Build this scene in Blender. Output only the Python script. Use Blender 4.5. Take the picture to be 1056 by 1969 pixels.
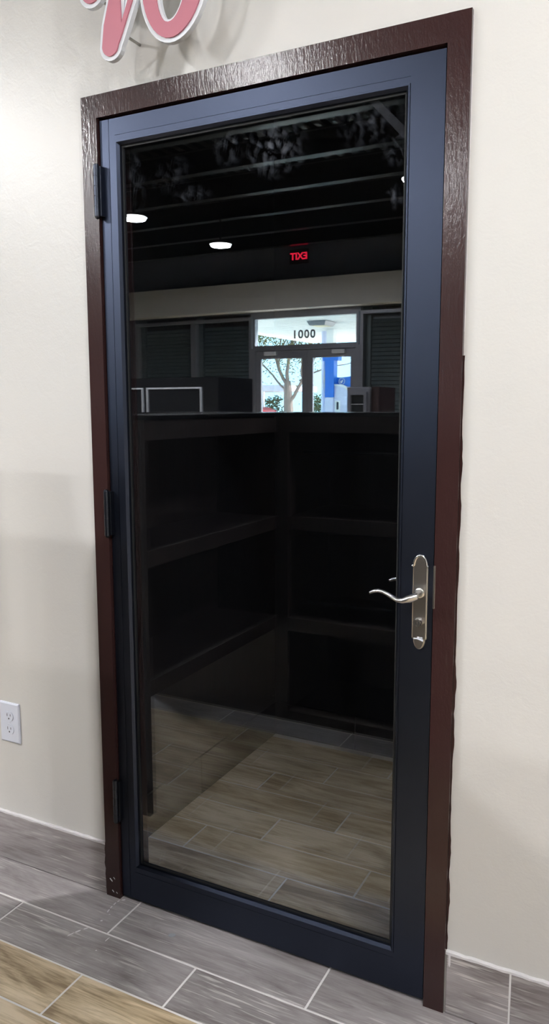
import bpy, bmesh, math, random
from mathutils import Vector, Matrix
random.seed(7)
S = bpy.context.scene
C = S.collection
for o in list(bpy.data.objects): bpy.data.objects.remove(o)

# ------------------------------------------------------------------ camera
cam = bpy.data.cameras.new('camera'); co = bpy.data.objects.new('camera', cam); C.objects.link(co)
yaw, pitch, roll = 0.474218, 0.134553, -0.002204
cy, sy, cp, sp = math.cos(yaw), math.sin(yaw), math.cos(pitch), math.sin(pitch)
F = Vector((-sy*cp, cy*cp, -sp)); R0 = Vector((cy, sy, 0)); U0 = R0.cross(F)
R = math.cos(roll)*R0 + math.sin(roll)*U0; U = -math.sin(roll)*R0 + math.cos(roll)*U0
m = Matrix((R, U, -F)).transposed().to_4x4(); m.translation = (1.434118, -1.692952, 1.443256)
co.matrix_world = m
cam.sensor_fit = 'VERTICAL'; cam.sensor_height = 24.0; cam.lens = 1503.94/1969*24.0
cam.clip_start = 0.02; cam.clip_end = 400
S.camera = co

# ------------------------------------------------------------------ view, sky, sun
S.view_settings.view_transform = 'Standard'; S.view_settings.look = 'None'
S.view_settings.exposure = 0.0; S.view_settings.gamma = 1.0; S.view_settings.use_curve_mapping = False
w = bpy.data.worlds.new('sky'); S.world = w; w.use_nodes = True
wn = w.node_tree.nodes; bg = wn['Background']
bg.inputs[0].default_value = (0.46, 0.82, 1.0, 1); bg.inputs[1].default_value = 11.0
sun = bpy.data.lights.new('sun', 'SUN'); sun.energy = 100; sun.angle = 0.01; sun.color = (1, .96, .9)
so = bpy.data.objects.new('sun', sun); C.objects.link(so)
so.rotation_euler = Vector((-0.55, 0.35, -0.8)).to_track_quat('-Z', 'Y').to_euler()

LAMP_Z = 3.30
LAMPS = [(-0.75, -2.40, 34), (2.10, -2.40, 44), (-0.60, -4.80, 84), (-3.49, -4.80, 84), (-3.41, -6.33, 84),
         (1.9, -1.10, 44), (2.3, -4.80, 84), (-2.8, -2.40, 190)]  # last one is unseen, moved in and boosted to brighten the lower left wall
LAMP_COL = (0.985, 0.985, 1.0)

# ------------------------------------------------------------------ materials
def newmat(name):
    mt = bpy.data.materials.new(name); mt.use_nodes = True
    nt = mt.node_tree; b = nt.nodes['Principled BSDF']
    return mt, nt, b
def setp(b, **k):
    for a, v in k.items(): b.inputs[a.replace('_', ' ')].default_value = v
def mapping(nt, scale, coord='Object', rnd=False):
    tc = nt.nodes.new('ShaderNodeTexCoord'); mp = nt.nodes.new('ShaderNodeMapping')
    mp.inputs['Scale'].default_value = scale
    nt.links.new(tc.outputs[coord], mp.inputs['Vector'])
    if rnd:
        oi = nt.nodes.new('ShaderNodeObjectInfo'); mu = nt.nodes.new('ShaderNodeVectorMath'); mu.operation = 'MULTIPLY'
        mu.inputs[1].default_value = (37, 53, 29)
        nt.links.new(oi.outputs['Random'], mu.inputs[0]); nt.links.new(mu.outputs[0], mp.inputs['Location'])
    return mp.outputs[0]
def noise(nt, vec, scale=1, detail=4, rough=.55, dist=0):
    n = nt.nodes.new('ShaderNodeTexNoise'); n.inputs['Scale'].default_value = scale; n.inputs['Detail'].default_value = detail
    n.inputs['Roughness'].default_value = rough; n.inputs['Distortion'].default_value = dist
    nt.links.new(vec, n.inputs['Vector']); return n.outputs['Fac']
def ramp(nt, fac, stops):
    r = nt.nodes.new('ShaderNodeValToRGB'); e = r.color_ramp.elements
    while len(e) < len(stops): e.new(0.5)
    for i, (p_, c_) in enumerate(stops):
        e[i].position = p_; e[i].color = (*c_, 1) if len(c_) == 3 else c_
    nt.links.new(fac, r.inputs[0]); return r.outputs[0]
def bump(nt, b, h, strength=.2, dist=.002):
    bp = nt.nodes.new('ShaderNodeBump'); bp.inputs['Strength'].default_value = strength; bp.inputs['Distance'].default_value = dist
    nt.links.new(h, bp.inputs['Height']); nt.links.new(bp.outputs[0], b.inputs['Normal'])
def mixc(nt, fac, a, b_, mode='MIX'):
    x = nt.nodes.new('ShaderNodeMix'); x.data_type = 'RGBA'; x.blend_type = mode
    for s, v in ((0, fac), (6, a), (7, b_)):
        if isinstance(v, (int, float)): x.inputs[s].default_value = v
        elif isinstance(v, tuple): x.inputs[s].default_value = (*v, 1)
        else: nt.links.new(v, x.inputs[s])
    return x.outputs[2]
def math_(nt, op, a, b_=None, clamp=False):
    x = nt.nodes.new('ShaderNodeMath'); x.operation = op; x.use_clamp = clamp
    for i, v in enumerate((a, b_)):
        if v is None: continue
        if isinstance(v, (int, float)): x.inputs[i].default_value = v
        else: nt.links.new(v, x.inputs[i])
    return x.outputs[0]
def plain(name, col, rough=.5, metal=0, spec=.5, bs=0, bstr=.15, bdist=.001):
    mt, nt, b = newmat(name); setp(b, Base_Color=(*col, 1), Roughness=rough, Metallic=metal); b.inputs['Specular IOR Level'].default_value = spec
    vec = mapping(nt, (1, 1, 1))
    n = noise(nt, vec, 6, 3)
    nt.links.new(mixc(nt, n, tuple(c*.93 for c in col), tuple(min(1, c*1.07) for c in col)), b.inputs['Base Color'])
    if bs:
        bump(nt, b, noise(nt, vec, bs, 3), bstr, bdist)
    return mt
def emit(name, col, st):
    mt, nt, b = newmat(name); setp(b, Base_Color=(*col, 1), Roughness=.5)
    b.inputs['Emission Color'].default_value = (*col, 1); b.inputs['Emission Strength'].default_value = st
    return mt

# cream wall paint, rolled over uneven plaster
mt, nt, b = newmat('cream_paint'); WALL = mt
v1 = mapping(nt, (1, 1, 1)); big = noise(nt, v1, 1.6, 3); fine = noise(nt, v1, 170, 2); med = noise(nt, v1, 22, 4, .6, .6)
nt.links.new(mixc(nt, big, (.600, .585, .558), (.650, .635, .608)), b.inputs['Base Color'])
setp(b, Roughness=.38)
hh = math_(nt, 'ADD', math_(nt, 'MULTIPLY', fine, .25), math_(nt, 'MULTIPLY', med, 1.0)); bump(nt, b, hh, .22, .004)
# dark brown gloss paint of the frame
mt, nt, b = newmat('brown_gloss_paint'); BROWN = mt
v1 = mapping(nt, (1, 1, .35)); n1 = noise(nt, v1, 120, 3, .6); n2 = noise(nt, mapping(nt, (1, 1, 1)), 4, 3)
nt.links.new(mixc(nt, n2, (.030, .013, .013), (.042, .019, .018)), b.inputs['Base Color']); setp(b, Roughness=.20)
b.inputs['Specular IOR Level'].default_value = .45
bump(nt, b, n1, .30, .0022)
# anodised blue-black aluminium of the door
mt, nt, b = newmat('black_door_finish'); BLACK = mt
n2 = noise(nt, mapping(nt, (1, 1, 1)), 7, 4)
nt.links.new(mixc(nt, n2, (.044, .053, .080), (.050, .060, .089)), b.inputs['Base Color']); setp(b, Roughness=.37, Metallic=1.0)
bump(nt, b, noise(nt, mapping(nt, (1, 1, 1)), 900, 2), .06, .0004)
GASKET = plain('black_rubber', (.008, .009, .011), .55)
HINGE = plain('black_hinge', (.055, .062, .080), .36, 1.0)
# satin nickel, brushed up and down
mt, nt, b = newmat('satin_nickel'); NICKEL = mt
setp(b, Base_Color=(.44, .425, .405, 1), Metallic=1.0, Roughness=.30)
bump(nt, b, noise(nt, mapping(nt, (900, 900, 8)), 1, 2), .10, .0005)
LEVERM = plain('bright_nickel', (.74, .73, .71), .27, 1.0)
CHROME = plain('polished_nickel', (.80, .79, .77), .24, 1.0)
MARK = plain('pale_maker_mark', (.62, .66, .74), .4)
DARKMETAL = plain('dark_keyway', (.12, .12, .12), .35, .9)

def plank(name, cols, lo, hi, scratch=0, rough=.42):
    mt, nt, b = newmat(name)
    vec = mapping(nt, (1.3, 9, 9), rnd=True); warp = noise(nt, mapping(nt, (2.2, 6, 6), rnd=True), 1.0, 3, .5, 1.5)
    g = noise(nt, vec, 2.2, 6, .62, 1.2)
    fine = noise(nt, mapping(nt, (5, 120, 120), rnd=True), 2.0, 4, .6)
    f = math_(nt, 'ADD', math_(nt, 'MULTIPLY', g, .62), math_(nt, 'MULTIPLY', warp, .38))
    f = math_(nt, 'ADD', f, math_(nt, 'MULTIPLY', math_(nt, 'SUBTRACT', fine, .5), .22))
    oi = nt.nodes.new('ShaderNodeObjectInfo')
    f = math_(nt, 'ADD', f, math_(nt, 'MULTIPLY', math_(nt, 'SUBTRACT', oi.outputs['Random'], .5), .10))
    n = len(cols)
    c = ramp(nt, f, [(lo+(hi-lo)*i/(n-1), cc) for i, cc in enumerate(cols)])
    if scratch:
        s = noise(nt, mapping(nt, (9, 210, 210), rnd=True), 1.0, 2, .5, .2)
        area = noise(nt, mapping(nt, (3, 5, 5), rnd=True), 1.3, 3)
        k = math_(nt, 'MULTIPLY', ramp(nt, s, [(.56, (0, 0, 0)), (.66, (1, 1, 1))]), ramp(nt, area, [(.42, (0, 0, 0)), (.62, (1, 1, 1))]))
        c = mixc(nt, math_(nt, 'MULTIPLY', k, scratch), c, (.66, .63, .61))
    nt.links.new(c, b.inputs['Base Color']); setp(b, Roughness=rough)
    bump(nt, b, fine, .10, .0006)
    return mt
TAN = plank('tan_wood_look_tile', [(.28, .200, .115), (.47, .36, .225), (.64, .51, .34), (.78, .64, .46)], .39, .60)
GREYWOOD = plank('grey_brown_wood_look_tile', [(.185, .162, .160), (.285, .258, .256), (.365, .336, .335), (.450, .424, .424)], .34, .66, .75, .36)
GROUT = plain('pale_grout', (.82, .80, .79), .85, bs=300)
GROUTDARK = plain('grout_rear', (.42, .40, .37), .85)
CAULK = plain('white_caulk', (.72, .70, .71), .6, bs=120, bstr=.5, bdist=.003)
DARKTILE = plain('shade_dark_baseboard', (.006, .005, .005), .5)  # near black: shade of the unlit storeroom put into the baseboard colour
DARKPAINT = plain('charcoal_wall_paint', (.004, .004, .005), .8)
# dark laminate of the counters
mt, nt, b = newmat('dark_wood_laminate'); LAM = mt
g = noise(nt, mapping(nt, (60, 60, 1.5)), 1.4, 4, .6)
nt.links.new(ramp(nt, g, [(.3, (.016, .011, .011)), (.7, (.046, .033, .031))]), b.inputs['Base Color']); setp(b, Roughness=.38)
LAMTOP = plain('black_countertop', (.008, .008, .010), .22)
LAMEDGE = plain('worn_laminate_edge', (.10, .085, .08), .4)
CEIL = plain('black_ceiling_paint', (.010, .011, .015), .45)
BEAMM = plain('black_gloss_steel', (.02, .021, .026), .28)
SOFFIT = plain('soffit_paint', (.60, .575, .54), .6)
UPPER = plain('dark_grey_wall_paint', (.11, .115, .14), .7)
SFRAME = plain('grey_storefront_aluminium', (.20, .20, .225), .4, .3)
SLAT = plain('grey_shutter_slat', (.085, .10, .105), .4)
WHITETRIM = plain('white_trim', (.62, .62, .64), .4)
SIGNPINK = plain('coral_pink_face', (.50, .165, .22), .5)
SIGNWHITE = plain('white_sign_acrylic', (.74, .77, .82), .35)
OUTWHITE = plain('white_outlet_plastic', (.66, .69, .78), .3)
SLOT = plain('dark_slot', (.05, .05, .055), .6)
LAMPM = emit('lamp_diffuser', (1.0, .97, .93), 14)
LAMPBODY = plain('dark_lamp_rim', (.05, .05, .055), .4)
EXITRED = emit('exit_letter_glow', (1.0, .02, .06), 3.2)
EXITBOX = plain('exit_sign_housing', (.025, .012, .016), .35)
ASPH = plain('concrete_forecourt', (.60, .55, .49), .9)
PWHITE = plain('white_canopy_panel', (.82, .81, .79), .5)
PLAV = plain('pale_lavender_pole', (.60, .62, .80), .5)
PBLUE = plain('bright_blue_panel', (.005, .13, .62), .4)
PYEL = plain('yellow_sign_panel', (.75, .48, .04), .5)
BARK = plain('grey_brown_bark', (.16, .12, .105), .9, bs=8, bstr=.6, bdist=.05)
LEAF = plain('olive_green_leaf', (.105, .115, .03), .7)
LEAFG = plain('dull_green_leaf', (.06, .09, .035), .7)
CARRED = plain('red_car_paint', (.45, .02, .03), .3)
NUM = plain('dark_grey_vinyl', (.035, .035, .045), .6)

def glassmat(name, refl, tint, smudge=False):
    mt = bpy.data.materials.new(name); mt.use_nodes = True; nt = mt.node_tree; nt.nodes.clear()
    out = nt.nodes.new('ShaderNodeOutputMaterial')
    tr = nt.nodes.new('ShaderNodeBsdfTransparent'); tr.inputs[0].default_value = (*tint, 1)
    gl = nt.nodes.new('ShaderNodeBsdfGlossy'); gl.inputs[0].default_value = (.88, .94, 1, 1); gl.inputs['Roughness'].default_value = 0.0
    mx = nt.nodes.new('ShaderNodeMixShader'); mx.inputs[0].default_value = refl
    nt.links.new(tr.outputs[0], mx.inputs[1]); nt.links.new(gl.outputs[0], mx.inputs[2])
    last = mx.outputs[0]
    if smudge:   # hand prints and wiped residue near the top of the pane
        tc = nt.nodes.new('ShaderNodeTexCoord'); tot = None
        for (x, z, rx, rz, a) in [(.555, 2.045, .085, .075, 1.0), (.43, 2.07, .05, .06, .55), (.865, 2.0, .05, .05, .7), (.79, 2.07, .09, .07, .35),
                                  (.32, 1.965, .06, .025, .5), (.15, 2.02, .03, .09, .4), (.85, 1.90, .03, .03, .5), (.26, 2.02, .07, .05, .25)]:
            sb = nt.nodes.new('ShaderNodeVectorMath'); sb.operation = 'SUBTRACT'; sb.inputs[1].default_value = (x, 0, z)
            nt.links.new(tc.outputs['Object'], sb.inputs[0])
            mu = nt.nodes.new('ShaderNodeVectorMath'); mu.operation = 'MULTIPLY'; mu.inputs[1].default_value = (1/rx, 0, 1/rz)
            nt.links.new(sb.outputs[0], mu.inputs[0])
            ln = nt.nodes.new('ShaderNodeVectorMath'); ln.operation = 'LENGTH'; nt.links.new(mu.outputs[0], ln.inputs[0])
            k = math_(nt, 'MULTIPLY', math_(nt, 'SUBTRACT', 1.0, ln.outputs['Value'], True), a)
            tot = k if tot is None else math_(nt, 'MAXIMUM', tot, k)
        blot = ramp(nt, noise(nt, mapping(nt, (62, 1, 40)), 1.0, 5, .6, .5), [(.50, (0, 0, 0)), (.72, (1, 1, 1))])
        fac = math_(nt, 'MULTIPLY', math_(nt, 'MULTIPLY', tot, blot), .15, True)
        df = nt.nodes.new('ShaderNodeBsdfDiffuse'); df.inputs[0].default_value = (.75, .80, .92, 1)
        m2 = nt.nodes.new('ShaderNodeMixShader'); nt.links.new(fac, m2.inputs[0]); nt.links.new(last, m2.inputs[1]); nt.links.new(df.outputs[0], m2.inputs[2]); last = m2.outputs[0]
    nt.links.new(last, out.inputs[0]); return mt
DOORGLASS = glassmat('tinted_door_glass', .135, (.85, .87, .90), True)
SHOPGLASS = glassmat('shopfront_glass', .04, (.95, .97, .97))
TAPE = glassmat('clear_tape', .05, (.93, .93, .95))
nt = TAPE.node_tree; mxn = [n for n in nt.nodes if n.type == 'MIX_SHADER'][0]
df = nt.nodes.new('ShaderNodeBsdfDiffuse'); df.inputs[0].default_value = (.6, .62, .68, 1); m2 = nt.nodes.new('ShaderNodeMixShader'); m2.inputs[0].default_value = .016
outn = [n for n in nt.nodes if n.type == 'OUTPUT_MATERIAL'][0]
nt.links.new(mxn.outputs[0], m2.inputs[1]); nt.links.new(df.outputs[0], m2.inputs[2]); nt.links.new(m2.outputs[0], outn.inputs[0])

# ------------------------------------------------------------------ mesh helpers
class MB:
    def __init__(s): s.v = []; s.f = []
    def box(s, x0, x1, y0, y1, z0, z1):
        n = len(s.v); s.v += [(x, y, z) for z in (z0, z1) for y in (y0, y1) for x in (x0, x1)]
        s.f += [tuple(n+i for i in q) for q in ((0, 2, 3, 1), (4, 5, 7, 6), (0, 1, 5, 4), (2, 6, 7, 3), (0, 4, 6, 2), (1, 3, 7, 5))]; return s
    def hexa(s, pts):        # 8 points: bottom ring then top ring
        n = len(s.v); s.v += [tuple(p) for p in pts]
        s.f += [tuple(n+i for i in q) for q in ((3, 2, 1, 0), (4, 5, 6, 7), (0, 1, 5, 4), (1, 2, 6, 5), (2, 3, 7, 6), (3, 0, 4, 7))]; return s
    def prism(s, poly, y0, y1, holes=None):   # polygon in x,z pushed along y
        n = len(s.v); k = len(poly)
        s.v += [(x, y0, z) for x, z in poly] + [(x, y1, z) for x, z in poly]
        s.f += [tuple(range(n, n+k)), tuple(range(n+2*k-1, n+k-1, -1))]
        s.f += [(n+i, n+(i+1) % k, n+k+(i+1) % k, n+k+i) for i in range(k)]; return s
    def ring(s, outer, inner, y0, y1):        # closed band between two x,z outlines of equal length
        n = len(s.v); k = len(outer)
        for y in (y0, y1):
            s.v += [(x, y, z) for x, z in outer] + [(x, y, z) for x, z in inner]
        for i in range(k):
            j = (i+1) % k; a, b2, c, d = n, n+k, n+2*k, n+3*k
            s.f += [(a+i, a+j, b2+j, b2+i), (c+i, d+i, d+j, c+j), (a+i, c+i, c+j, a+j), (b2+i, b2+j, d+j, d+i)]
        return s
    def tube(s, path, rad, seg=12, cap=True, sq=None):
        path = [Vector(p) for p in path]; n0 = len(s.v); k = len(path)
        rads = rad if isinstance(rad, (list, tuple)) else [rad]*k
        ref = None
        for i, p in enumerate(path):
            d = (path[min(i+1, k-1)]-path[max(i-1, 0)]).normalized()
            if ref is None:
                ref = Vector((0, 0, 1)) if abs(d.z) < .9 else Vector((1, 0, 0))
            u = (ref-d*ref.dot(d)).normalized(); ref = u; w_ = d.cross(u)
            r = rads[i]; ru, rw = r if isinstance(r, tuple) else (r, r)
            for j in range(seg):
                a = 2*math.pi*j/seg; s.v.append(tuple(p+u*math.cos(a)*ru+w_*math.sin(a)*rw))
        for i in range(k-1):
            for j in range(seg):
                a = n0+i*seg+j; b2 = n0+i*seg+(j+1) % seg
                s.f.append((a, b2, b2+seg, a+seg))
        if cap: s.f += [tuple(range(n0+seg-1, n0-1, -1)), tuple(range(n0+(k-1)*seg, n0+k*seg))]
        return s
    def build(s, name, mat, parent=None, smooth=False, bevel=0, loc=None):
        me = bpy.data.meshes.new(name); me.from_pydata(s.v, [], s.f)
        bm = bmesh.new(); bm.from_mesh(me); bmesh.ops.recalc_face_normals(bm, faces=bm.faces); bm.to_mesh(me); bm.free()
        if smooth:
            for p in me.polygons: p.use_smooth = True
        me.materials.append(mat)
        o = bpy.data.objects.new(name, me); C.objects.link(o)
        if bevel:
            bv = o.modifiers.new('bevel', 'BEVEL'); bv.width = bevel; bv.segments = 2; bv.limit_method = 'ANGLE'
        if smooth and hasattr(me, 'set_sharp_from_angle'): me.set_sharp_from_angle(angle=math.radians(40))
        put(o, parent); return o
def base(o):
    v = Vector((0, 0, 0))
    while o is not None: v += o.location; o = o.parent if False else None
    return v
def put(o, parent):
    if parent is not None:
        o.parent = parent; o.matrix_parent_inverse = Matrix.Translation(-Vector(parent.get('_b', (0, 0, 0))))
def thing(name, loc, label=None, cat=None, group=None, kind=None, parent=None):
    o = bpy.data.objects.new(name, None); C.objects.link(o); o.empty_display_size = .05
    o.location = loc; o['_b'] = tuple(float(x) for x in loc); tag(o, label, cat, group, kind); return o
def tag(o, label=None, cat=None, group=None, kind=None):
    if label: o['label'] = label
    if cat: o['category'] = cat
    if group: o['group'] = group
    if kind: o['kind'] = kind
    return o
def struct(o, label=None, cat=None): return tag(o, label, cat, None, 'structure')
def text(name, body, size, mat, parent, loc, rot, ext=.002):
    cu = bpy.data.curves.new(name, 'FONT'); cu.body = body; cu.size = size; cu.extrude = ext; cu.align_x = 'CENTER'; cu.align_y = 'CENTER'
    cu.offset = size*.024
    t = bpy.data.objects.new(name, cu); C.objects.link(t)
    dg = bpy.context.evaluated_depsgraph_get(); me = bpy.data.meshes.new_from_object(t.evaluated_get(dg))
    bpy.data.objects.remove(t); me.transform(Matrix.Translation(loc) @ rot.to_4x4()); me.name = name
    me.materials.clear(); me.materials.append(mat)
    o = bpy.data.objects.new(name, me); C.objects.link(o); put(o, parent); return o
def ell(cx, cz, rx, rz, n=40, tilt=0):
    ct, st = math.cos(tilt), math.sin(tilt)
    return [(cx+rx*math.cos(a)*ct-rz*math.sin(a)*st, cz+rx*math.cos(a)*st+rz*math.sin(a)*ct) for a in [2*math.pi*i/n for i in range(n)]]
def offset(poly, d):
    n = len(poly); ar = sum(poly[i][0]*poly[(i+1) % n][1]-poly[(i+1) % n][0]*poly[i][1] for i in range(n)); sg = 1 if ar > 0 else -1
    out = []
    for i in range(n):
        p0, p1, p2 = Vector(poly[i-1]), Vector(poly[i]), Vector(poly[(i+1) % n])
        e1 = (p1-p0).normalized(); e2 = (p2-p1).normalized()
        n1 = Vector((-e1.y, e1.x))*sg; n2 = Vector((-e2.y, e2.x))*sg; bb = (n1+n2)
        bb = bb/max(.35, bb.length_squared)*2 if bb.length > 1e-6 else n1
        q = p1+bb*d; out.append((q.x, q.y))
    return out

GY = 0.026           # front face of the door glass
WY = 0.012           # face of the plastered wall
W, H = 1.016, 2.239  # outside of the door frame
def RY(v): return 2*GY-v   # distance found in the reflection -> real y in the shop

# ------------------------------------------------------------------ room shell
b_ = MB(); b_.box(-9.6, 0.004, WY, .135, 0, 4.2); b_.box(W-.004, 5.0, WY, .135, 0, 4.2); b_.box(0.004, W-.004, WY, .135, H-.004, 4.2)
wall_back = struct(b_.build('wall_back', WALL), 'cream painted wall around the glass door', 'wall')
floor = struct(MB().box(-9.6, 5.0, -9.1, 1.4, -.05, -.0016).build('floor', GROUT), 'tile floor of wood-look planks with pale grout lines', 'floor')
struct(MB().box(-9.7, -9.6, -9.1, .135, 0, 4.2).build('wall_left', WALL), 'cream side wall at the far left of the shop', 'wall')
struct(MB().box(5.0, 5.1, -9.1, .135, 0, 4.2).build('wall_right', WALL), 'cream side wall at the right of the shop', 'wall')
# corrugated black roof deck, ribs running away from the wall
b_ = MB(); x = -9.6; zc = 3.96
while x < 5.0:
    n = len(b_.v); prof = [(x, zc), (x+.09, zc), (x+.10, zc-.04), (x+.14, zc-.04), (x+.15, zc)]
    for (px, pz) in prof: b_.v += [(px, -9.1, pz), (px, .0, pz)]
    for i in range(4): b_.f.append((n+2*i, n+2*i+1, n+2*i+3, n+2*i+2))
    x += .15
b_.box(-9.6, 5, -9.1, .1, zc+.02, zc+.1)
ceiling = struct(b_.build('ceiling', CEIL), 'black corrugated metal ceiling above the shop', 'ceiling')
for k in range(9):
    yb = RY(2.5+.87*k); bb = MB()
    bb.box(-9.6, 5.0, yb-.05, yb+.05, 3.69, 3.70); bb.box(-9.6, 5.0, yb-.006, yb+.006, 3.70, 3.91); bb.box(-9.6, 5.0, yb-.05, yb+.05, 3.905, 3.915)
    bb.build('beam', BEAMM, ceiling)

SFY_ = RY(9.0)
# ---- planks of the floor
def plank_mesh(L, D, T=.009):
    c = .0012; v = []; f = []
    for z, i in ((-T, 0), (-c, 0), (0, c)):
        v += [(-L/2+i, -D/2+i, z), (L/2-i, -D/2+i, z), (L/2-i, D/2-i, z), (-L/2+i, D/2-i, z)]
    for r in (0, 4):
        for i in range(4): f.append((r+i, r+(i+1) % 4, r+4+(i+1) % 4, r+4+i))
    f.append((8, 9, 10, 11))
    me = bpy.data.meshes.new('plank'); me.from_pydata(v, [], f); return me
PL = {}
def plank_obj(x0, x1, y0, y1, mat, parent, name='plank'):
    L, D = round(x1-x0, 4), round(y1-y0, 4); key = (L, D, mat.name)
    if key not in PL:
        PL[key] = plank_mesh(L, D); PL[key].materials.append(mat)
    o = bpy.data.objects.new(name, PL[key]); C.objects.link(o); o.location = ((x0+x1)/2, (y0+y1)/2, random.uniform(-.0002, .0003)); o.parent = parent
    return o
PITCH, GAP, LEN = .152, .0058, .602
def row(y1, joint, xa, xb, mat, up=0, cut=0):
    x = joint
    while x > xa: x -= LEN
    while x < xb:
        a, b2 = max(x+GAP/2, xa), min(x+LEN-GAP/2, xb)
        if b2-a > .02: plank_obj(a, b2, y1-PITCH+GAP/2+cut, y1-GAP/2+up, mat, floor)
        x += LEN
Y0 = .0135
row(Y0, .113, -.90, 2.0, GREYWOOD, up=.022)
row(Y0-PITCH, .405, -.90, 2.0, GREYWOOD)
for i, j in enumerate([.157, .566, .367, .170, -.03, -.215]): row(Y0-PITCH*(2+i), j, -.90, 2.0, TAN)
row(Y0-PITCH*8, -.376, -.90, 2.0, GREYWOOD)
for i, j in enumerate([.31, .443, .058, .268, .473, .09, .297, .505]): row(Y0+PITCH*(i+1), j, -.082, 1.25, TAN, cut=.022 if i == 0 else 0)

# the rest of the shop floor, too far or hidden to tell the planks apart
rest = MB(); rr = random.Random(3); y1 = Y0; i = 0
while y1-PITCH > SFY_+.02:
    x = -9.6-rr.choice((0, .2, .4))
    while x < 5.0:
        a, b2 = max(x+GAP/2, -9.58), min(x+LEN-GAP/2, 4.98)
        for (p0, p1) in ([(a, min(b2, -.9-GAP)), (max(a, 2.0+GAP), b2)] if i < 9 else [(a, b2)]):
            if p1-p0 > .02: rest.box(p0, p1, y1-PITCH+GAP/2, y1-GAP/2, -.009, 0)
        x += LEN
    y1 -= PITCH; i += 1
tag(rest.build('outlying_planks', TAN, floor), kind='stuff')
def fleck(x, y, l, wd, ang):
    c, s_ = math.cos(ang), math.sin(ang)
    pts = [(x+a*l*c-b2*wd*s_, y+a*l*s_+b2*wd*c) for a, b2 in ((-.5, -.2), (-.2, -.5), (.3, -.35), (.5, .1), (.2, .5), (-.35, .4))]
    q = MB(); q.v = [(px, py, .0004) for px, py in pts]+[(px, py, .0012) for px, py in pts]
    q.f = [tuple(range(5, -1, -1)), tuple(range(6, 12))]+[(i, (i+1) % 6, 6+(i+1) % 6, 6+i) for i in range(6)]; return q
FLECKS = [(.054, -.060, .016, .004, 1.75), (.051, -.043, .012, .004, 1.7), (.050, -.026, .014, .004, 1.6), (.052, -.011, .010, .004, 1.4), (.062, .000, .012, .006, .6),
          (.068, -.072, .006, .004, .2), (.065, -.104, .007, .006, .5), (.027, -.188, .022, .0035, 1.2), (.036, -.169, .018, .006, 1.1), (.048, -.150, .014, .005, .9), (.130, -.158, .020, .003, 1.5), (.132, -.207, .005, .004, .3)]

# ---- room behind the door
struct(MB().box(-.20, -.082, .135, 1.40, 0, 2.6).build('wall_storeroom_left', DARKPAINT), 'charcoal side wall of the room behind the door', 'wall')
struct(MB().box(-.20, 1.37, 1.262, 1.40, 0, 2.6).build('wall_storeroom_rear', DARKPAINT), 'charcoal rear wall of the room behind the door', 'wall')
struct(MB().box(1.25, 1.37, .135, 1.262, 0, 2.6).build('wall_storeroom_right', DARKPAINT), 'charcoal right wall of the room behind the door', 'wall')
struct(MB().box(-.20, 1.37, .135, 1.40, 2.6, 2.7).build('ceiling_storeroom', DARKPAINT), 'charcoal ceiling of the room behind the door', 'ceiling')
def tilestrip(name, parent, segs, axis, face, back, z0, z1, mat, nm='tile'):
    for a, b2 in segs:
        q = MB()
        if axis == 'x': q.box(a, b2, face, back, z0, z1)
        else: q.box(face, back, a, b2, z0, z1)
        q.build(nm, mat, parent, bevel=.0012)
bs1 = struct(thing('baseboard_storeroom_left', (-.08, .7, 0)), 'dark tile baseboard on the left wall behind the door', 'baseboard')
tilestrip('t', bs1, [(.14, .64), (.644, 1.25)], 'y', -.073, -.082, .003, .15, DARKTILE)
bs2 = struct(thing('baseboard_storeroom_rear', (.5, 1.25, 0)), 'dark tile baseboard on the rear wall behind the door', 'baseboard')
tilestrip('t', bs2, [(-.08, .30), (.304, .90), (.904, 1.25)], 'x', 1.252, 1.262, .003, .15, DARKTILE)

# ---- baseboards beside the door
def caulk(x0, x1, z, parent, seed, name='caulk', h=.0048):
    rr = random.Random(seed); n = 60; up = []; lo = []
    for i in range(n+1):
        x = x0+(x1-x0)*i/n; up.append((x, z+h*(.6+.5*rr.random()))); lo.append((x, z-h*(.15+.35*rr.random())))
    return MB().prism(lo+up[::-1], .0015, WY+.001).build(name, CAULK, parent)
bl = struct(thing('baseboard_left', (-.3, 0, 0)), 'grey brown wood-look tile baseboard left of the door', 'baseboard')
tilestrip('t', bl, [(-.66, -.0035), (-1.264, -.664)], 'x', .0022, WY, .002, .157, GREYWOOD)
caulk(-.9, -.002, .158, bl, 3)
br = struct(thing('baseboard_right', (1.3, 0, 0)), 'grey brown wood-look tile baseboard right of the door', 'baseboard')
tilestrip('t', br, [(W+.0045, 1.1655), (1.170, 1.77), (1.774, 2.37)], 'x', .0022, WY, .002, .154, GREYWOOD)
MB().box(1.1655, 1.170, .0035, WY, .002, .154).build('grout_joint', GROUT, br)
MB().box(W, W+.0045, .007, WY, .0, .160).build('grout_joint', GROUTDARK, br)
caulk(W+.002, 1.9, .156, br, 5)
MB().prism([(W+.009, .162), (W+.014, .161), (W+.014, .130), (W+.012, .124), (W+.009, .130)], .0008, .004).build('paint_drip', CAULK, br)

for f_ in FLECKS: fleck(*f_).build('paint_fleck', CAULK, floor)
fleck(.278, -.064, .022, .015, .4).build('glue_spot', plain('milky_glue', (.42, .44, .48), .25), floor)

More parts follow.
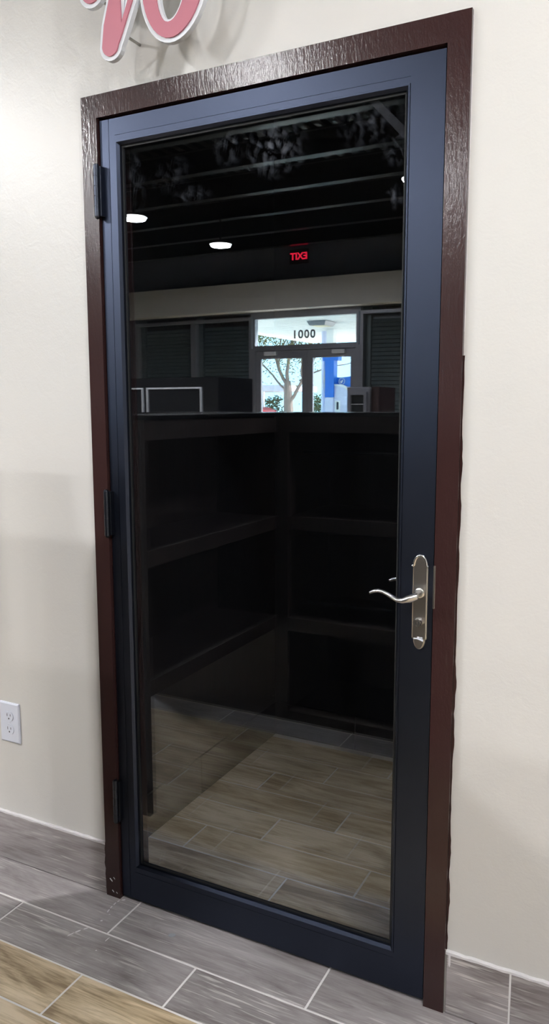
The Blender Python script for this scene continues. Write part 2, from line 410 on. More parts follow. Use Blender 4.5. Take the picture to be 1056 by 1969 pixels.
# ------------------------------------------------------------------ brown door frame
JW, HH = .049, .057
fr = struct(thing('trim_1', (W/2, 0, 0)), 'dark brown gloss painted steel door frame', 'door frame')
def jamb(x0, x1, inner):
    q = MB(); q.box(x0, x1, 0, .140, 0, H-.0005)
    return q.build('jamb', BROWN, fr, bevel=0)
jamb(0, JW, 1); jamb(W-JW, W, -1)
MB().box(JW-.0005, W-JW+.0005, 0.0006, .140, H-HH, H-.0005).build('head', BROWN, fr)
MB().box(JW, JW+.014, .062, .125, 0, H-HH).build('stop', BROWN, fr); MB().box(W-JW-.014, W-JW, .062, .125, 0, H-HH).build('stop', BROWN, fr)
MB().box(JW, W-JW, .062, .125, H-HH-.014, H-HH).build('stop', BROWN, fr)
# brush-painted ragged edges where the frame meets the wall
def ragged(xa, za, xb, zb, wd, seed, mat, nm, n=90, y=WY-.0006):
    rr = random.Random(seed); d = Vector((xb-xa, zb-za)); L = d.length; d /= L; nn = Vector((-d.y, d.x)); A = []; B = []
    ph = rr.random()*6
    for i in range(n+1):
        p_ = Vector((xa, za))+d*L*i/n; k = wd*(.35+.65*abs(math.sin(i*.37+ph)*math.sin(i*.11+ph*2)))*(1+.5*rr.random())
        A.append((p_.x, p_.y)); q = p_+nn*k; B.append((q.x, q.y))
    MB().prism(A+B[::-1], y, WY+.0005).build(nm, mat, fr)
ragged(W, 1.55, W, .16, .0045, 11, BROWN, 'brushed_paint_edge')
ragged(0, .02, 0, .165, .004, 4, BROWN, 'brushed_paint_edge', 30, .0008)
ragged(.01, H, .33, H, .006, 8, CAULK, 'caulk_edge', 60)
ragged(W, H-.01, W, 1.6, .002, 9, CAULK, 'caulk_edge', 60)
# flecks of dried paint at the foot of the jamb
for (x0, z0, s_) in [(.012, .055, .010), (.026, .062, .006), (.02, .02, .007), (.035, .018, .005)]:
    MB().prism([(x0, z0), (x0+s_, z0-s_*.8), (x0+s_*1.1, z0-s_*.5), (x0+s_*.3, z0+s_*.25)], -.0004, .0005).build('paint_fleck', CAULK, fr)

# ------------------------------------------------------------------ glass door
SY0, SY1 = .009, .050              # slab faces
X0, X1, Z0, Z1 = JW+.004, W-JW-.004, .010, H-HH-.006
OX0, OX1, OZ0, OZ1 = .101, .8875, .108, 2.121   # opening in the slab
door = struct(thing('door_1', (W/2, .03, 0)), 'black framed full glass door with nickel lever handle', 'door')
SEAM = .0815
q = MB(); q.box(X0, SEAM-.0007, SY0, SY1, Z0, Z1); q.box(SEAM-.0007, SEAM+.0007, SY0+.0012, SY1, Z0, Z1); q.box(SEAM+.0007, OX0, SY0, SY1, Z0, Z1)
q.build('hinge_stile', BLACK, door)
MB().box(OX1, X1, SY0, SY1, Z0, Z1).build('lock_stile', BLACK, door)
q = MB(); q.box(OX0, OX1, SY0, SY1, OZ1+.014, Z1); q.box(OX0, OX1, SY0+.001, SY1, OZ1+.013, OZ1+.014); q.box(OX0, OX1, SY0, SY1, OZ1, OZ1+.013)
q.build('top_rail', BLACK, door)
q = MB(); q.box(OX0, OX1, SY0, SY1, Z0, OZ0-.013); q.box(OX0, OX1, SY0+.001, SY1, OZ0-.013, OZ0-.012); q.box(OX0, OX1, SY0, SY1, OZ0-.012, OZ0)
q.build('bottom_rail', BLACK, door)
MB().box(OX0-.003, OX1+.003, GY, GY+.010, OZ0-.003, OZ1+.003).build('glass_pane', DOORGLASS, door)['label'] = 'dark tinted reflective glass pane with hand prints near the top'
pane = [o for o in C.objects if o.name == 'glass_pane'][0]
# glazing beads: section (distance into the opening, depth behind the slab face), mitred at the corners
SEC = [(0, .0), (.001, -.0022), (.0045, -.0022), (.0105, .0055), (.0115, .0165), (0, .0165)]
def bead(side):
    q = MB(); n = len(SEC)
    for e in (0, 1):
        for (u, d) in SEC:
            y = SY0+d
            if side == 'b': p_ = ((OX0+u) if e == 0 else (OX1-u), y, OZ0+u)
            if side == 't': p_ = ((OX0+u) if e == 0 else (OX1-u), y, OZ1-u)
            if side == 'l': p_ = (OX0+u, y, (OZ0+u) if e == 0 else (OZ1-u))
            if side == 'r': p_ = (OX1-u, y, (OZ0+u) if e == 0 else (OZ1-u))
            q.v.append(p_)
    q.f += [tuple(range(n)), tuple(range(2*n-1, n-1, -1))]+[(i, (i+1) % n, n+(i+1) % n, n+i) for i in range(n)]
    q.build('glazing_bead', BLACK, door)
for s_ in 'btlr': bead(s_)
e_ = .0155
def rect(d): return [(OX0+d, OZ0+d), (OX1-d, OZ0+d), (OX1-d, OZ1-d), (OX0+d, OZ1-d)]
MB().ring(rect(.010), rect(e_), GY-.0045, GY+.0004).build('gasket', GASKET, door)
q = MB(); yb = GY-.0006; q.v = [(.793, yb, 2.100), (.812, yb, 2.103), (.884, yb, 2.028), (.868, yb, 2.018), (.793, yb+.0003, 2.100), (.812, yb+.0003, 2.103), (.884, yb+.0003, 2.028), (.868, yb+.0003, 2.018)]
q.f = [(0, 1, 2, 3), (7, 6, 5, 4), (0, 1, 5, 4), (1, 2, 6, 5), (2, 3, 7, 6), (3, 0, 4, 7)]
tag(q.build('tape_strip', TAPE, pane), 'strip of clear tape stuck to the top of the glass')

# hinges
for (zt, zb) in [(2.062, 1.935), (1.213, 1.090), (.372, .248)]:
    hx, hy = .0505, -.0075; h = zt-zb
    q = MB()
    for i in range(5):
        a = zb+h*i/5; q.tube([(hx, hy, a+.0007), (hx, hy, a+h/5-.0007)], .0078, 14)
    q.tube([(hx, hy, zb+.002), (hx, hy, zt-.002)], .0066, 12)
    hg = q.build('hinge', HINGE, door, True)
    MB().box(hx+.001, hx+.0125, hy+.002, SY0+.002, zb+.001, zt-.001).build('hinge_leaf', HINGE, hg, bevel=.001)
    q = MB(); q.tube([(hx, hy, zt-.001), (hx, hy, zt+.003), (hx, hy, zt+.005)], [.0072, .0066, .003], 12)
    q.tube([(hx, hy, zb-.006), (hx, hy, zb-.003), (hx, hy, zb+.001)], [.002, .0058, .0072], 12); q.build('hinge_pin', HINGE, hg, True)

# handle set
PX = .9345
def arch(hw, zb, zt, ax):
    pts = []
    for i in range(13):                       # top arch with little shoulders
        a = math.pi*i/12; pts.append((PX+hw*.78*math.cos(a), zt-.022+.022*math.sin(a)))
    pts = [(PX+hw, zt-.027), (PX+hw*.94, zt-.0245)]+pts+[(PX-hw*.94, zt-.0245), (PX-hw, zt-.027)]
    pts += [(PX-hw, zb+.027), (PX-hw*.94, zb+.0245)]
    for i in range(13):
        a = math.pi+math.pi*i/12; pts.append((PX+hw*.78*math.cos(a), zb+.022+.022*math.sin(a)))
    pts += [(PX+hw*.94, zb+.0245), (PX+hw, zb+.027)]
    return pts
def handle(side):
    m_ = 1 if side == 'out' else -1
    f0 = SY0 if m_ == 1 else SY1
    def Yd(d): return f0-m_*d
    pl = arch(.0175, .889, 1.108, 0); ply = MB()
    ins = offset(pl, .0028); n = len(pl)
    ply.v = [(x, Yd(0), z) for x, z in pl]+[(x, Yd(.0045), z) for x, z in pl]+[(x, Yd(.0065), z) for x, z in ins]
    ply.f = [tuple(range(n))]+[(i, (i+1) % n, n+(i+1) % n, n+i) for i in range(n)]+[(n+i, n+(i+1) % n, 2*n+(i+1) % n, 2*n+i) for i in range(n)]+[tuple(range(2*n, 3*n))]
    p = ply.build('handle_plate', NICKEL, door)
    p['label'] = 'satin nickel lever handle plate' if m_ == 1 else 'inside lever handle seen through the glass'
    ins2 = [(x, z) for x, z in offset(pl, .0002) if z > 1.08]; 
    if m_ == 1:
        arc = [(PX+.0178*.80*math.cos(math.pi*i/16), 1.108-.0225+.0225*math.sin(math.pi*i/16)) for i in range(17)]
        arc = [(PX+.0185, 1.0825)]+arc+[(PX-.0185, 1.0825)]
        MB().tube([(x, Yd(.006), z) for x, z in arc], .0034, 10).build('top_moulding', CHROME, p, True)
    zc = 1.022
    q = MB(); q.tube([(PX, Yd(.004), zc), (PX, Yd(.010), zc), (PX, Yd(.011), zc), (PX, Yd(.020), zc), (PX, Yd(.030), zc), (PX, Yd(.040), zc)], [.0115, .0115, .0088, .0072, .0068, .0075], 20)
    q.build('lever_neck', LEVERM, p, True)
    path = [(PX+.006, Yd(.047), zc), (PX-.002, Yd(.0505), zc-.0015), (PX-.013, Yd(.0525), zc-.006), (PX-.025, Yd(.0535), zc-.0105), (PX-.037, Yd(.0535), zc-.0105), (PX-.048, Yd(.053), zc-.006),
            (PX-.060, Yd(.0525), zc+.0005), (PX-.072, Yd(.052), zc+.005), (PX-.084, Yd(.051), zc+.0060), (PX-.096, Yd(.050), zc+.003), (PX-.104, Yd(.0495), zc-.001)]
    rr = [(.0065, .0055), (.0092, .0082), (.0088, .0078), (.0066, .0068), (.0050, .0062), (.0046, .006), (.0046, .0058), (.0045, .0056), (.0043, .0052), (.004, .005), (.0032, .004)]
    MB().tube(path, rr, 16).build('lever', LEVERM, p, True)
    if m_ == 1:
        zc = .9545
        q = MB(); q.tube([(PX-.0005, Yd(.005), zc), (PX-.0005, Yd(.0185), zc), (PX-.0005, Yd(.0200), zc), (PX-.0005, Yd(.0195), zc)], [.0098, .0094, .0085, .0062], 24)
        cyl = q.build('lock_cylinder', CHROME, p, True)
        MB().tube([(PX-.0005, Yd(.0175), zc), (PX-.0005, Yd(.0203), zc)], [.0062, .0060], 18).build('keyway_face', DARKMETAL, cyl, True)
        MB().box(PX-.0018, PX+.0008, Yd(.0212), Yd(.019), zc-.004, zc+.004).build('key_slot', CHROME, cyl)
        mk = [(-.0125, .9125), (-.004, .9130), (.004, .9110), (.0105, .9085), (.0105, .9135), (.005, .9150), (-.003, .9155), (-.0125, .9155)]
        MB().prism([(PX+x, z) for x, z in mk], Yd(.0071), Yd(.006)).build('maker_mark', MARK, p)
        for (xx, zz) in [(-.001, .9175), (.006, .9172)]:
            MB().prism(ell(PX+xx, zz, .0032, .0016, 12), Yd(.0071), Yd(.006)).build('maker_mark', MARK, p)
    return p
handle('out'); handle('in')
# strike plate on the frame edge
sp_ = MB().box(W-JW-.0012, W-JW+.0035, -.0016, .03, .990, 1.088).build('strike_plate', NICKEL, fr, bevel=.0006); sp_['label'] = 'nickel strike plate on the frame edge'

# dark strip standing in for the shade in the gap under the door
MB().box(JW, W-JW, .030, .046, 0, .0075).build('shade_gap_strip', GASKET, door)

# ------------------------------------------------------------------ things on the wall
ol = thing('wall_outlet', (-.371, .006, .40), 'white duplex wall outlet low on the cream wall', 'outlet')
pf = MB(); a = [(-.411, .400), (-.331, .400), (-.331, .529), (-.411, .529)]; n = 4; bi = offset(a, .004)
pf.v = [(x, WY, z) for x, z in a]+[(x, WY-.004, z) for x, z in a]+[(x, WY-.0065, z) for x, z in bi]
pf.f = [(0, 1, 2, 3)]+[(i, (i+1) % 4, 4+(i+1) % 4, 4+i) for i in range(4)]+[(4+i, 4+(i+1) % 4, 8+(i+1) % 4, 8+i) for i in range(4)]+[(8, 9, 10, 11)]
pf.build('cover_plate', OUTWHITE, ol)
for zc in (.486, .443):
    rc = [(x, max(zc-.0145, min(zc+.0145, z))) for x, z in ell(-.371, zc, .0175, .0175, 28)]
    r_ = MB().prism(rc, WY-.0085, WY-.004).build('receptacle', OUTWHITE, ol)
    for xx, hh_ in ((-.0065, .0045), (.0065, .0035)):
        MB().box(-.371+xx-.001, -.371+xx+.001, WY-.0088, WY-.008, zc+.002-hh_+.002, zc+.002+hh_+.002).build('slot', SLOT, r_)
    MB().prism(ell(-.371, zc-.0075, .0024, .0028, 12), WY-.0088, WY-.008).build('slot', SLOT, r_)
MB().prism(ell(-.371, .4645, .003, .003, 12), WY-.0072, WY-.006).build('screw', OUTWHITE, ol)

# sign letters standing off the wall
LY = -.080
def letter(name, label, outer, hole, studs, edge=.0095):
    t = thing(name, (outer[0][0], LY, min(z for x, z in outer)), label, 'sign letter', 'raised letters of the sign above the door')
    if hole: MB().ring(outer, hole, LY, LY+.014).build('backing', SIGNWHITE, t)
    else: MB().prism(outer, LY, LY+.014).build('backing', SIGNWHITE, t)
    fo = offset(outer, edge)
    if hole: MB().ring(fo, offset(hole, -edge*.62), LY-.004, LY+.001).build('face', SIGNPINK, t)
    else: MB().prism(fo, LY-.004, LY+.001).build('face', SIGNPINK, t)
    for (x, z) in studs: MB().tube([(x, LY+.013, z), (x, WY+.002, z)], .0035, 10).build('stud', NICKEL, t)
def arcpts(cx, cz, r, a0, a1, n): return [(cx+r*math.cos(math.radians(a0+(a1-a0)*i/n)), cz+r*math.sin(math.radians(a0+(a1-a0)*i/n))) for i in range(n+1)]
V = [(.1335, 2.302)]+arcpts(.167, 2.302, .0335, 192, 350, 10)+[(.2120, 2.318), (.2450, 2.386), (.2445, 2.62), (.214, 2.62), (.2140, 2.395), (.2030, 2.350), (.2095, 2.395), (.2095, 2.62), (.165, 2.62), (.158, 2.407), (.1405, 2.352)]
letter('sign_letter', 'pink and white raised letter with a pointed foot above the door', V, None, [(.185, 2.335), (.19, 2.56)])
letter('sign_letter', 'pink and white rounded letter with an open centre above the door', ell(.352, 2.425, .097, .150, 44, -.10), ell(.350, 2.44, .040, .115, 44, -.12), [(.29, 2.33), (.40, 2.50)])
capsule = arcpts(.113, 2.437, .039, 180, 360, 14)+arcpts(.113, 2.60, .039, 0, 180, 14)
letter('sign_letter', 'pink and white letter stub cut off by the top of the photo', capsule, None, [(.113, 2.43)])

# ------------------------------------------------------------------ lamps
for i, (lx, ly, pw) in enumerate(LAMPS):
    nm = ['above the left end of the dark counter', 'above the right end of the dark counter', 'reflected at the right edge of the glass', 'reflected at the left edge of the glass', 'reflected lowest in the glass', 'close to the wall at the right of the door', 'far right of the shop', 'unseen at the left, moved in and strengthened to brighten the low wall', 'close to the wall at the left of the door'][i]
    t = thing('ceiling_lamp', (lx, ly, LAMP_Z), 'round white ceiling lamp '+nm, 'lamp', 'round ceiling lamps')
    q = MB(); q.tube([(lx, ly, LAMP_Z+.001), (lx, ly, LAMP_Z+.014), (lx, ly, LAMP_Z+.03)], [.130, .130, .09], 28); q.build('housing', LAMPBODY, t, True)
    q = MB(); q.tube([(lx, ly, LAMP_Z-.006), (lx, ly, LAMP_Z-.003), (lx, ly, LAMP_Z+.001)], [.116, .124, .126], 28); q.build('diffuser', LAMPM, t, True)
    MB().tube([(lx, ly, LAMP_Z+.03), (lx, ly, 3.94)], .012, 8).build('stem', CEIL, t)
    la = bpy.data.lights.new('lamp_light', 'AREA'); la.shape = 'DISK'; la.size = .22; la.energy = pw; la.color = LAMP_COL
    lo_ = bpy.data.objects.new('lamp_light', la); C.objects.link(lo_); lo_.location = (lx, ly, LAMP_Z-.02); put(lo_, t)

# ------------------------------------------------------------------ counters (seen in the glass)
CF = RY(1.41)      # inner face of the counter
ct = thing('sales_counter', (.33, CF-.23, 0), 'tall dark wood counter with open shelves reflected in the glass', 'counter')
D = .46; XE = .80
MB().box(-.92, XE+.01, CF-D, CF-.0005, 1.398, 1.415).build('countertop', LAMTOP, ct, bevel=.002)
MB().box(-.14, -.093, CF-D, CF, 0, 1.398).build('upright', LAM, ct); MB().box(XE-.05, XE, CF-D, CF, 0, 1.398).build('upright', LAM, ct)
MB().box(-.92, XE, CF-D-.015, CF-D, 0, 1.398).build('back_panel', LAM, ct)
MB().box(-.093, XE-.05, CF-.020, CF, 1.329, 1.398).build('fascia', LAM, ct)
MB().box(-.92, -.14, CF-.020, CF-.002, 0, 1.398).build('end_panel', LAM, ct)
for (za, zb) in ((.897, .956), (.430, .491), (.0, .050)):
    sh = MB().box(-.093, XE-.05, CF-D, CF-.020, zb-.02, zb).build('shelf', LAM, ct)
    MB().box(-.093, XE-.05, CF-.020, CF, za, zb).build('shelf_edge', LAM, sh)
    MB().box(-.093, XE-.05, CF-.0205, CF+.0004, zb-.0012, zb+.0006).build('edge_band', LAMEDGE, sh)
for z in (1.152, .663, .108): MB().tube([(-.168, CF-.004, z), (-.168, CF+.0006, z)], .004, 10).build('screw_cap', LAMEDGE, ct)
for z in (1.235, .868): MB().tube([(-.093, CF-.16, z), (XE-.05, CF-.16, z)], .008, 10).build('rail', CHROME if False else BEAMM, ct, True)
MB().tube([(-.093, CF-.2, .52), (XE-.05, CF-.2, .52)], .008, 10).build('rail', BEAMM, ct, True)
lu = thing('shelf_unit', (-.30, (CF-.39)/2, 0), 'dark wood open shelf unit joining the counter, reflected at left', 'shelf unit')
ya, yb = CF+.0005, -.39; xa, xb = -.46, -.150
MB().box(xa, xb+.008, ya, yb+.02, 1.398, 1.4145).build('countertop', LAMTOP, lu, bevel=.002)
MB().box(xb-.020, xb, ya, yb, 1.329, 1.398).build('fascia', LAM, lu)
MB().box(xa, xb, yb, yb+.02, 0, 1.398).build('end_panel', LAM, lu)
MB().box(xa-.015, xa, ya, yb+.02, .437, 1.398).build('back_panel', LAM, lu)
for (za, zb) in ((.895, .952), (.437, .493)):
    sh = MB().box(xa, xb-.020, ya, yb, zb-.02, zb).build('shelf', LAM, lu)
    MB().box(xb-.020, xb, ya, yb, za, zb).build('shelf_edge', LAM, sh)
    MB().box(xb-.0205, xb+.0005, ya, yb, zb-.0012, zb+.0006).build('edge_band', LAMEDGE, sh)

# ---- pieces standing in the shop
dy = RY(4.0)
dc = thing('display_cabinet', (-2.44, dy-.3, 0), 'black display cabinet with white edged openings reflected at left', 'cabinet')
MB().box(-3.35, -2.02, dy-.6, dy, 0, 1.688).build('body', LAMTOP, dc)
for (xa2, xb2) in ((-2.752, -2.18), (-3.34, -2.79)):
    rect_o = [(xa2, .9), (xb2, .9), (xb2, 1.606), (xa2, 1.606)]
    MB().ring(rect_o, offset(rect_o, .014), dy-.002, dy+.012).build('white_edge', WHITETRIM, dc)
dy2 = RY(4.2); k = (4.2+1.693)/(3+1.693)
def kx(x): return 1.434+(x-1.434)*k
def kz(z): return 1.443+(z-1.443)*k
gc = thing('display_cooler', (kx(-.39), dy2-.2, 0), 'grey framed display cooler with a dark window and shelf', 'cooler')
xo = [(kx(-.463), 0), (kx(-.310), 0), (kx(-.310), kz(1.553)), (kx(-.325), kz(1.562)), (kx(-.463), kz(1.562))]
MB().prism(xo, dy2-.4, dy2-.02).build('body', SFRAME, gc, bevel=.006)
wr = [(kx(-.448), .95), (kx(-.325), .95), (kx(-.325), kz(1.530)), (kx(-.448), kz(1.530))]
MB().ring(wr, offset(wr, .022), dy2-.021, dy2+.004).build('window_frame', SFRAME, gc)
MB().prism(offset(wr, .022), dy2-.021, dy2-.016).build('dark_window', LAMTOP, gc)
MB().box(kx(-.43), kx(-.343), dy2-.016, dy2-.008, kz(1.452), kz(1.456)).build('shelf', WHITETRIM, gc)
MB().box(kx(-.305), kx(-.255), dy2-.45, dy2-.05, 0, kz(1.563)).build('brown_bin', BROWN, None)
tag(C.objects['brown_bin'], 'tall dark brown cabinet beside the grey display cooler', 'cabinet')

# ------------------------------------------------------------------ shopfront
SFY = RY(9.0)
ws = MB()
ws.box(-9.6, 5.0, SFY-.15, SFY+.02, 2.84, 4.2); ws.box(-9.6, -6.62, SFY-.15, SFY, 0, 2.84); ws.box(-1.55, 5.0, SFY-.15, SFY, 0, 2.84)
struct(ws.build('wall_front', UPPER), 'dark grey upper wall above the shopfront, reflected', 'wall')
struct(MB().box(-9.6, 5.0, SFY, SFY+.28, 2.845, 3.25).build('trim_2', SOFFIT), 'pale soffit band above the shopfront windows, reflected', 'soffit')
def pane_rect(nm, x0, x1, z0, z1, y, fw, n_, lab, extra=None):
    o = struct(thing(nm, ((x0+x1)/2, y, z0)), lab, 'window')
    r = [(x0, z0), (x1, z0), (x1, z1), (x0, z1)]
    MB().ring(r, offset(r, fw), y-.05, y+.05).build('window_frame', SFRAME, o)
    MB().prism(offset(r, fw-.003), y-.004, y+.004).build('pane', SHOPGLASS, o)
    return o
wl = [('window_1', -6.60, -5.475, 'left shopfront window with closed shutter, reflected'), ('window_2', -5.475, -4.42, 'shopfront window beside the entrance doors, reflected'), ('window_3', -2.66, -1.55, 'shopfront window right of the entrance doors, reflected')]
for nm, x0, x1, lab in wl:
    pane_rect(nm, x0, x1, .15, 2.78, SFY, .045, 0, lab)
    sh = thing('roller_shutter', ((x0+x1)/2, SFY-.1, .1), 'grey slatted roller shutter behind the '+lab.split(' with')[0].split(',')[0], 'shutter', 'roller shutters')
    s1 = MB(); z = .12
    while z < 2.62:
        s1.hexa([(x0+.12, SFY-.12, z), (x1-.02, SFY-.12, z), (x1-.02, SFY-.085, z+.004), (x0+.12, SFY-.085, z+.004),
                 (x0+.12, SFY-.12, z+.056), (x1-.02, SFY-.12, z+.056), (x1-.02, SFY-.112, z+.056), (x0+.12, SFY-.112, z+.056)]); z += .058
    tag(s1.build('slats', SLAT, sh), kind='stuff')
    MB().box(x0, x1, SFY-.16, SFY-.125, .1, 2.84).build('curtain_back', EXITBOX, sh)
    MB().box(x0, x0+.12, SFY-.13, SFY-.06, .1, 2.84).build('side_guide', SLAT, sh)
DX0, DX1, DM = -4.395, -2.685, -3.495
tw = pane_rect('window_4', DX0, DX1, 2.31, 2.78, SFY, .035, 0, 'transom window numbered 1000 above the entrance doors')
rx = Matrix.Rotation(math.pi/2, 3, 'X'); rxi = Matrix.Rotation(math.pi, 3, 'Z') @ rx
for i, ch in enumerate('1000'):
    text('house_number', ch, .168, NUM, tw, (-3.718+.0985*i, SFY-.009, 2.492), rx)
for nm, x0, x1 in (('door_2', DX0+.04, DM-.002), ('door_3', DM+.002, DX1-.04)):
    o = struct(thing(nm, ((x0+x1)/2, SFY, 0)), ('left' if nm == 'door_2' else 'right')+' glass entrance door of the shopfront, reflected', 'door')
    MB().box(x0, x0+.085, SFY-.022, SFY+.022, .01, 2.27).build('stile', SFRAME, o); MB().box(x1-.085, x1, SFY-.022, SFY+.022, .01, 2.27).build('stile', SFRAME, o)
    MB().box(x0+.085, x1-.085, SFY-.022, SFY+.022, 2.15, 2.27).build('top_rail', SFRAME, o); MB().box(x0+.085, x1-.085, SFY-.022, SFY+.022, .01, .25).build('bottom_rail', SFRAME, o)
    MB().box(x0+.08, x1-.08, SFY-.004, SFY+.004, .24, 2.16).build('pane', SHOPGLASS, o)
    xm = x0+.16 if nm == 'door_2' else x1-.36
    MB().box(xm, xm+.20, SFY+.022, SFY+.075, 2.20, 2.255).build('door_closer', WHITETRIM, o)
dfm = struct(thing('trim_3', ((DX0+DX1)/2, SFY, 0)), 'grey aluminium frame around the entrance doors, reflected', 'door frame')
MB().box(DX0-.03, DX0+.04, SFY-.05, SFY+.05, 0, 2.31).build('jamb', SFRAME, dfm); MB().box(DX1-.04, DX1+.03, SFY-.05, SFY+.05, 0, 2.31).build('jamb', SFRAME, dfm)
MB().box(DX0+.04, DX1-.04, SFY-.05, SFY+.05, 2.272, 2.31).build('head', SFRAME, dfm)
MB().box(DX0-.03, DX1+.03, SFY-.05, SFY+.05, 2.78, 2.845).build('head', SFRAME, dfm)
es = thing('exit_sign', (-3.62, SFY+.02, 3.50), 'small red lit EXIT sign on the dark wall, reflected', 'exit sign')
MB().box(-3.77, -3.47, SFY+.02, SFY+.06, 3.495, 3.705).build('housing', EXITBOX, es, bevel=.006)
text('exit_letters', 'EXIT', .135, EXITRED, es, (-3.62, SFY+.061, 3.60), rxi)

# ------------------------------------------------------------------ outside
struct(MB().box(-90, 60, -120, SFY-.16, -.15, -.03).build('ground_forecourt', ASPH), 'pale concrete forecourt outside the shopfront', 'ground')
fc = thing('fuel_canopy', (-9, RY(24), 4.5), 'white fuel station canopy roof seen through the transom', 'canopy')
cb = MB(); ys, ye = RY(13.5), RY(34.0)
cb.v = [(-15.0, RY(29), 4.5), (-14.8, ye, 4.5), (4, ye, 4.5), (4, ys, 4.5), (-12.0, ys, 4.5)]; n = 5
cb.v += [(x, y, 5.4) for x, y, z in cb.v]; cb.f = [tuple(range(5)), tuple(range(9, 4, -1))]+[(i, (i+1) % 5, 5+(i+1) % 5, 5+i) for i in range(5)]
cb.build('deck', PWHITE, fc)
rb = MB(); y = ye+.4
while y < ys-.3: rb.box(-14.3 if y < RY(26) else -12, 3.8, y-.02, y+.02, 4.485, 4.5); y += .42
tag(rb.build('underside_ribs', PWHITE, fc), kind='stuff')
lf = thing('canopy_light', (-10.4, RY(25), 4.35), 'boxy light fixture hanging under the white canopy', 'light')
q = MB(); q.hexa([(-10.68, RY(25.5), 4.34), (-10.08, RY(25.5), 4.34), (-10.08, RY(24.7), 4.34), (-10.68, RY(24.7), 4.34), (-10.74, RY(25.6), 4.484), (-10.0, RY(25.6), 4.484), (-10.0, RY(24.6), 4.484), (-10.74, RY(24.6), 4.484)]); q.build('housing', SFRAME, lf)
MB().box(-10.62, -10.14, RY(25.4), RY(24.8), 4.325, 4.34).build('lens', plain('amber_lens', (.65, .55, .30), .4), lf)
PY = RY(27.7)
cl = thing('canopy_column', (-11.15, PY, 0), 'white column with a bright blue sleeve holding the canopy', 'column')
MB().box(-11.298, -11.005, PY-.3, PY, 0, 4.5).build('shaft', PWHITE, cl)
MB().box(-11.335, -10.96, PY-.34, PY+.04, 1.789, 3.50).build('blue_sleeve', PBLUE, cl)
MB().box(-11.45, -10.78, PY-.36, PY+.02, 3.25, 3.40).build('blue_collar', PBLUE, cl)
MB().box(-11.335, -10.98, PY-.33, PY+.035, 0, 1.76).build('pale_base', PLAV, cl)
po = thing('light_pole', (-11.65, PY-1, 0), 'pale lavender pole beside the blue column', 'pole')
MB().tube([(-11.66, PY-.6, 0), (-11.65, PY-.6, 4.47)], .115, 14).build('shaft', PLAV, po, True)
MB().box(-11.53, -11.33, PY-.62, PY-.4, 2.9, 3.85).build('blue_panel', PBLUE, po); MB().box(-11.53, -11.33, PY-.62, PY-.4, 2.19, 2.88).build('yellow_panel', PYEL, po)
pu = thing('fuel_pump', (-10.68, PY, 0), 'white fuel pump with a blue top sign and white emblem', 'fuel pump')
kb = [(-11.0, 0), (-10.37, 0), (-10.37, 2.02), (-10.45, 2.12), (-10.60, 2.19), (-10.80, 2.235), (-11.0, 2.25)]
MB().prism(kb, PY-.6, PY-.05).build('body', PLAV, pu)
cap_ = [(-11.0, 2.25), (-10.8, 2.235), (-10.6, 2.19), (-10.45, 2.12), (-10.35, 2.00), (-10.35, 2.09), (-10.45, 2.20), (-10.60, 2.265), (-10.80, 2.305), (-11.0, 2.32)]
MB().prism(cap_, PY-.62, PY-.03).build('curved_cap', PWHITE, pu)
sg = [(-11.0, 2.30), (-10.80, 2.29), (-10.55, 2.22), (-10.16, 2.17), (-9.95, 2.17), (-9.95, 2.75), (-10.16, 2.69), (-10.45, 2.61), (-10.75, 2.585), (-11.0, 2.595)]
sp2 = MB().prism(sg, PY-.45, PY-.30).build('blue_sign', PBLUE, pu)
MB().ring(ell(-10.74, 2.43, .135, .135, 28), ell(-10.74, 2.43, .115, .115, 28), PY-.31, PY-.285).build('emblem', PWHITE, sp2)
MB().prism([(-10.84, 2.45), (-10.77, 2.44), (-10.70, 2.50), (-10.69, 2.44), (-10.74, 2.36), (-10.82, 2.36), (-10.79, 2.40)], PY-.31, PY-.284).build('emblem', PWHITE, sp2)
MB().ring(ell(-10.228, 2.42, .085, .115, 28), ell(-10.228, 2.42, .04, .062, 28), PY-.31, PY-.285).build('sign_letter_o', PWHITE, sp2)
MB().box(-10.93, -10.71, PY-.055, PY-.045, 1.20, 1.66).build('notice', PWHITE, pu); MB().box(-10.86, -10.77, PY-.046, PY-.040, 1.30, 1.60).build('notice_print', NUM, pu)

def branch(q, p, d, L, r, depth, tips, rr, bend=.25):
    pts = [Vector(p)]; dd = Vector(d).normalized(); n = 5
    for i in range(n):
        dd = (dd+Vector((rr.uniform(-bend, bend), rr.uniform(-bend, bend), rr.uniform(-bend*.3, bend)*.7))).normalized(); pts.append(pts[-1]+dd*L/n)
    q.tube(pts, [r*(1-.45*i/n) for i in range(n+1)], 7)
    if depth == 0:
        tips.append(pts[-1]); tips.append(pts[-3]); return
    for k_ in range(rr.choice((2, 3, 3))):
        st = pts[rr.choice((2, 3, 4, 5))]; nd = (dd+Vector((rr.uniform(-.9, .9), rr.uniform(-.9, .9), rr.uniform(-.3, .5)))).normalized()
        branch(q, st, nd, L*rr.uniform(.6, .8), r*.5, depth-1, tips, rr, bend)
def leaves(name, tips, mat, parent, n, sp, sz, rr):
    q = MB()
    for c_ in tips:
        for i in range(n):
            p_ = Vector(c_)+Vector((rr.gauss(0, sp), rr.gauss(0, sp), rr.gauss(0, sp*.7)))
            a = Vector((rr.uniform(-1, 1), rr.uniform(-1, 1), rr.uniform(-1, 1))).normalized()*sz; b2 = a.orthogonal().normalized()*sz*.5
            k_ = len(q.v); q.v += [tuple(p_-a), tuple(p_+b2), tuple(p_+a), tuple(p_-b2)]; q.f.append((k_, k_+1, k_+2, k_+3))
    tag(q.build(name, mat, parent), kind='stuff')
TY = RY(40)
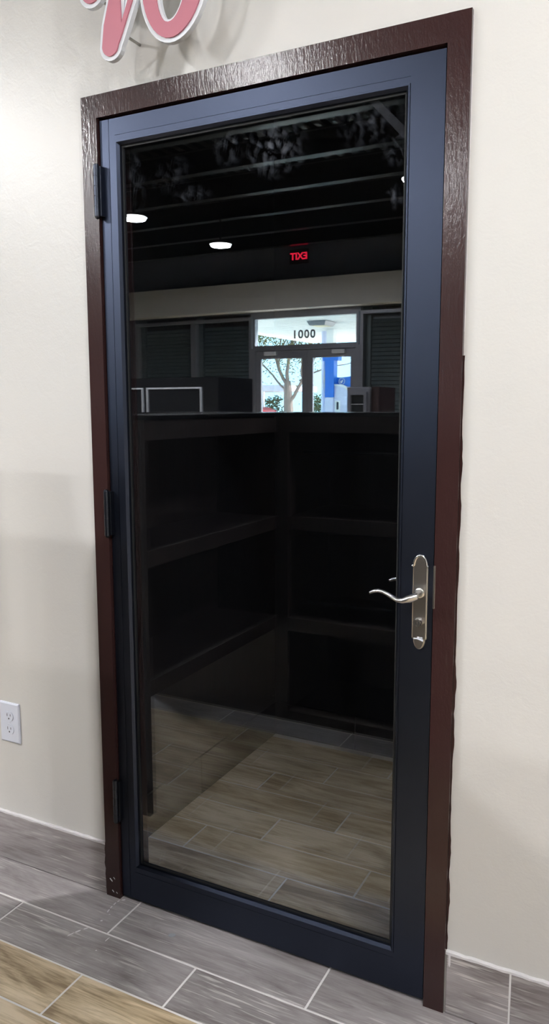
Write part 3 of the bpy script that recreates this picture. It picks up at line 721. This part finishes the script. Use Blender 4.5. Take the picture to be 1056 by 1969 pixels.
tr = thing('tree', (-19.0, TY, 0), 'bare branching tree with thin olive leaves beyond the forecourt', 'tree')
rr = random.Random(21); q = MB(); tips = []
q.tube([(-19.0, TY, -.1), (-19.02, TY, 1.2), (-19.08, TY, 2.5), (-19.1, TY, 2.9)], [.36, .29, .23, .19], 10)
branch(q, (-19.08, TY, 2.6), (-.45, .1, 1), 2.6, .11, 3, tips, rr)
branch(q, (-19.08, TY, 2.8), (.1, -.2, 1), 2.8, .12, 3, tips, rr)
branch(q, (-19.05, TY, 1.6), (.75, .1, 1), 2.8, .12, 3, tips, rr)
branch(q, (-19.05, TY, 2.2), (-.9, .2, 1), 2.3, .07, 3, tips, rr)
branch(q, (-18.3, TY, 2.9), (1, 0, .5), 2.4, .06, 3, tips, rr)
for _ in range(46): tips.append(Vector((rr.uniform(-21.4, -17.0), TY+rr.uniform(-1.2, 1.2), rr.uniform(3.9, 5.8))))
for _ in range(14): tips.append(Vector((rr.uniform(-20.9, -17.2), TY+rr.uniform(-1, 1), rr.uniform(3.1, 4.2))))
q.build('trunk', BARK, tr); leaves('foliage', tips, LEAF, tr, 22, .42, .085, rr)
tr2 = thing('tree', (-15.0, RY(50), 0), 'thin leafed tree behind the fuel pump', 'tree')
rr = random.Random(5); q = MB(); tips = []
q.tube([(-15.0, RY(50), -.1), (-15.1, RY(50), 1.8), (-15.2, RY(50), 3.4)], [.32, .24, .16], 8)
for d_ in ((-1, 0, .5), (-.5, .3, 1), (.6, 0, .9), (-1, 0, .1)): branch(q, (-15.2, RY(50), 3.0), d_, 2.2, .10, 2, tips, rr)
q.build('trunk', BARK, tr2); leaves('foliage', tips, LEAF, tr2, 26, .35, .085, rr)
rr = random.Random(9)
for i, (bx, bz, bw) in enumerate([(-30.4, 1.2, .8), (-26.4, 1.0, .8), (-22.4, 1.1, .8)]):
    t = thing('shrub', (bx, RY(52), 0), ['left', 'middle', 'right'][i]+'most dull green shrub in the far background outside', 'shrub', 'distant shrubs')
    cs = [(bx+rr.uniform(-1, 1)*bw, RY(52)+rr.uniform(-.8, .8), bz+rr.uniform(-.8, 1.0)) for _ in range(26)]
    leaves('foliage', cs, LEAFG, t, 34, .25, .13, rr); MB().tube([(bx, RY(52), -.1), (bx, RY(52), 1.2)], [.12, .06], 7).build('stem', BARK, t)
gb = thing('far_building', (-25, RY(48), 0), 'low grey roofed shelter behind the bare tree', 'building')
MB().box(-30, -22.1, RY(51), RY(46), 2.46, 2.86).build('roof', SFRAME if False else plain('pale_grey_roof', (.36, .36, .42), .6), gb)
for xx in (-29, -24.6): MB().box(xx, xx+.2, RY(47.2), RY(47), 0, 2.46).build('post', PWHITE, gb)
rc_ = thing('red_car', (-24.6, RY(46), 0), 'small red car parked far outside', 'car')
q = MB(); q.prism([(-26.4, .25), (-23.3, .25), (-23.3, 1.14), (-23.5, 1.20), (-23.8, 1.36), (-25.2, 1.42), (-25.9, .95), (-26.4, .8)], RY(46.8), RY(45.2)); q.build('body', CARRED, rc_)
for xx in (-25.7, -23.9): MB().tube([(xx, RY(46.85), .3), (xx, RY(45.15), .3)], .3, 14).build('wheel', GASKET, rc_)

for o in C.objects:
    if '_b' in o: del o['_b']
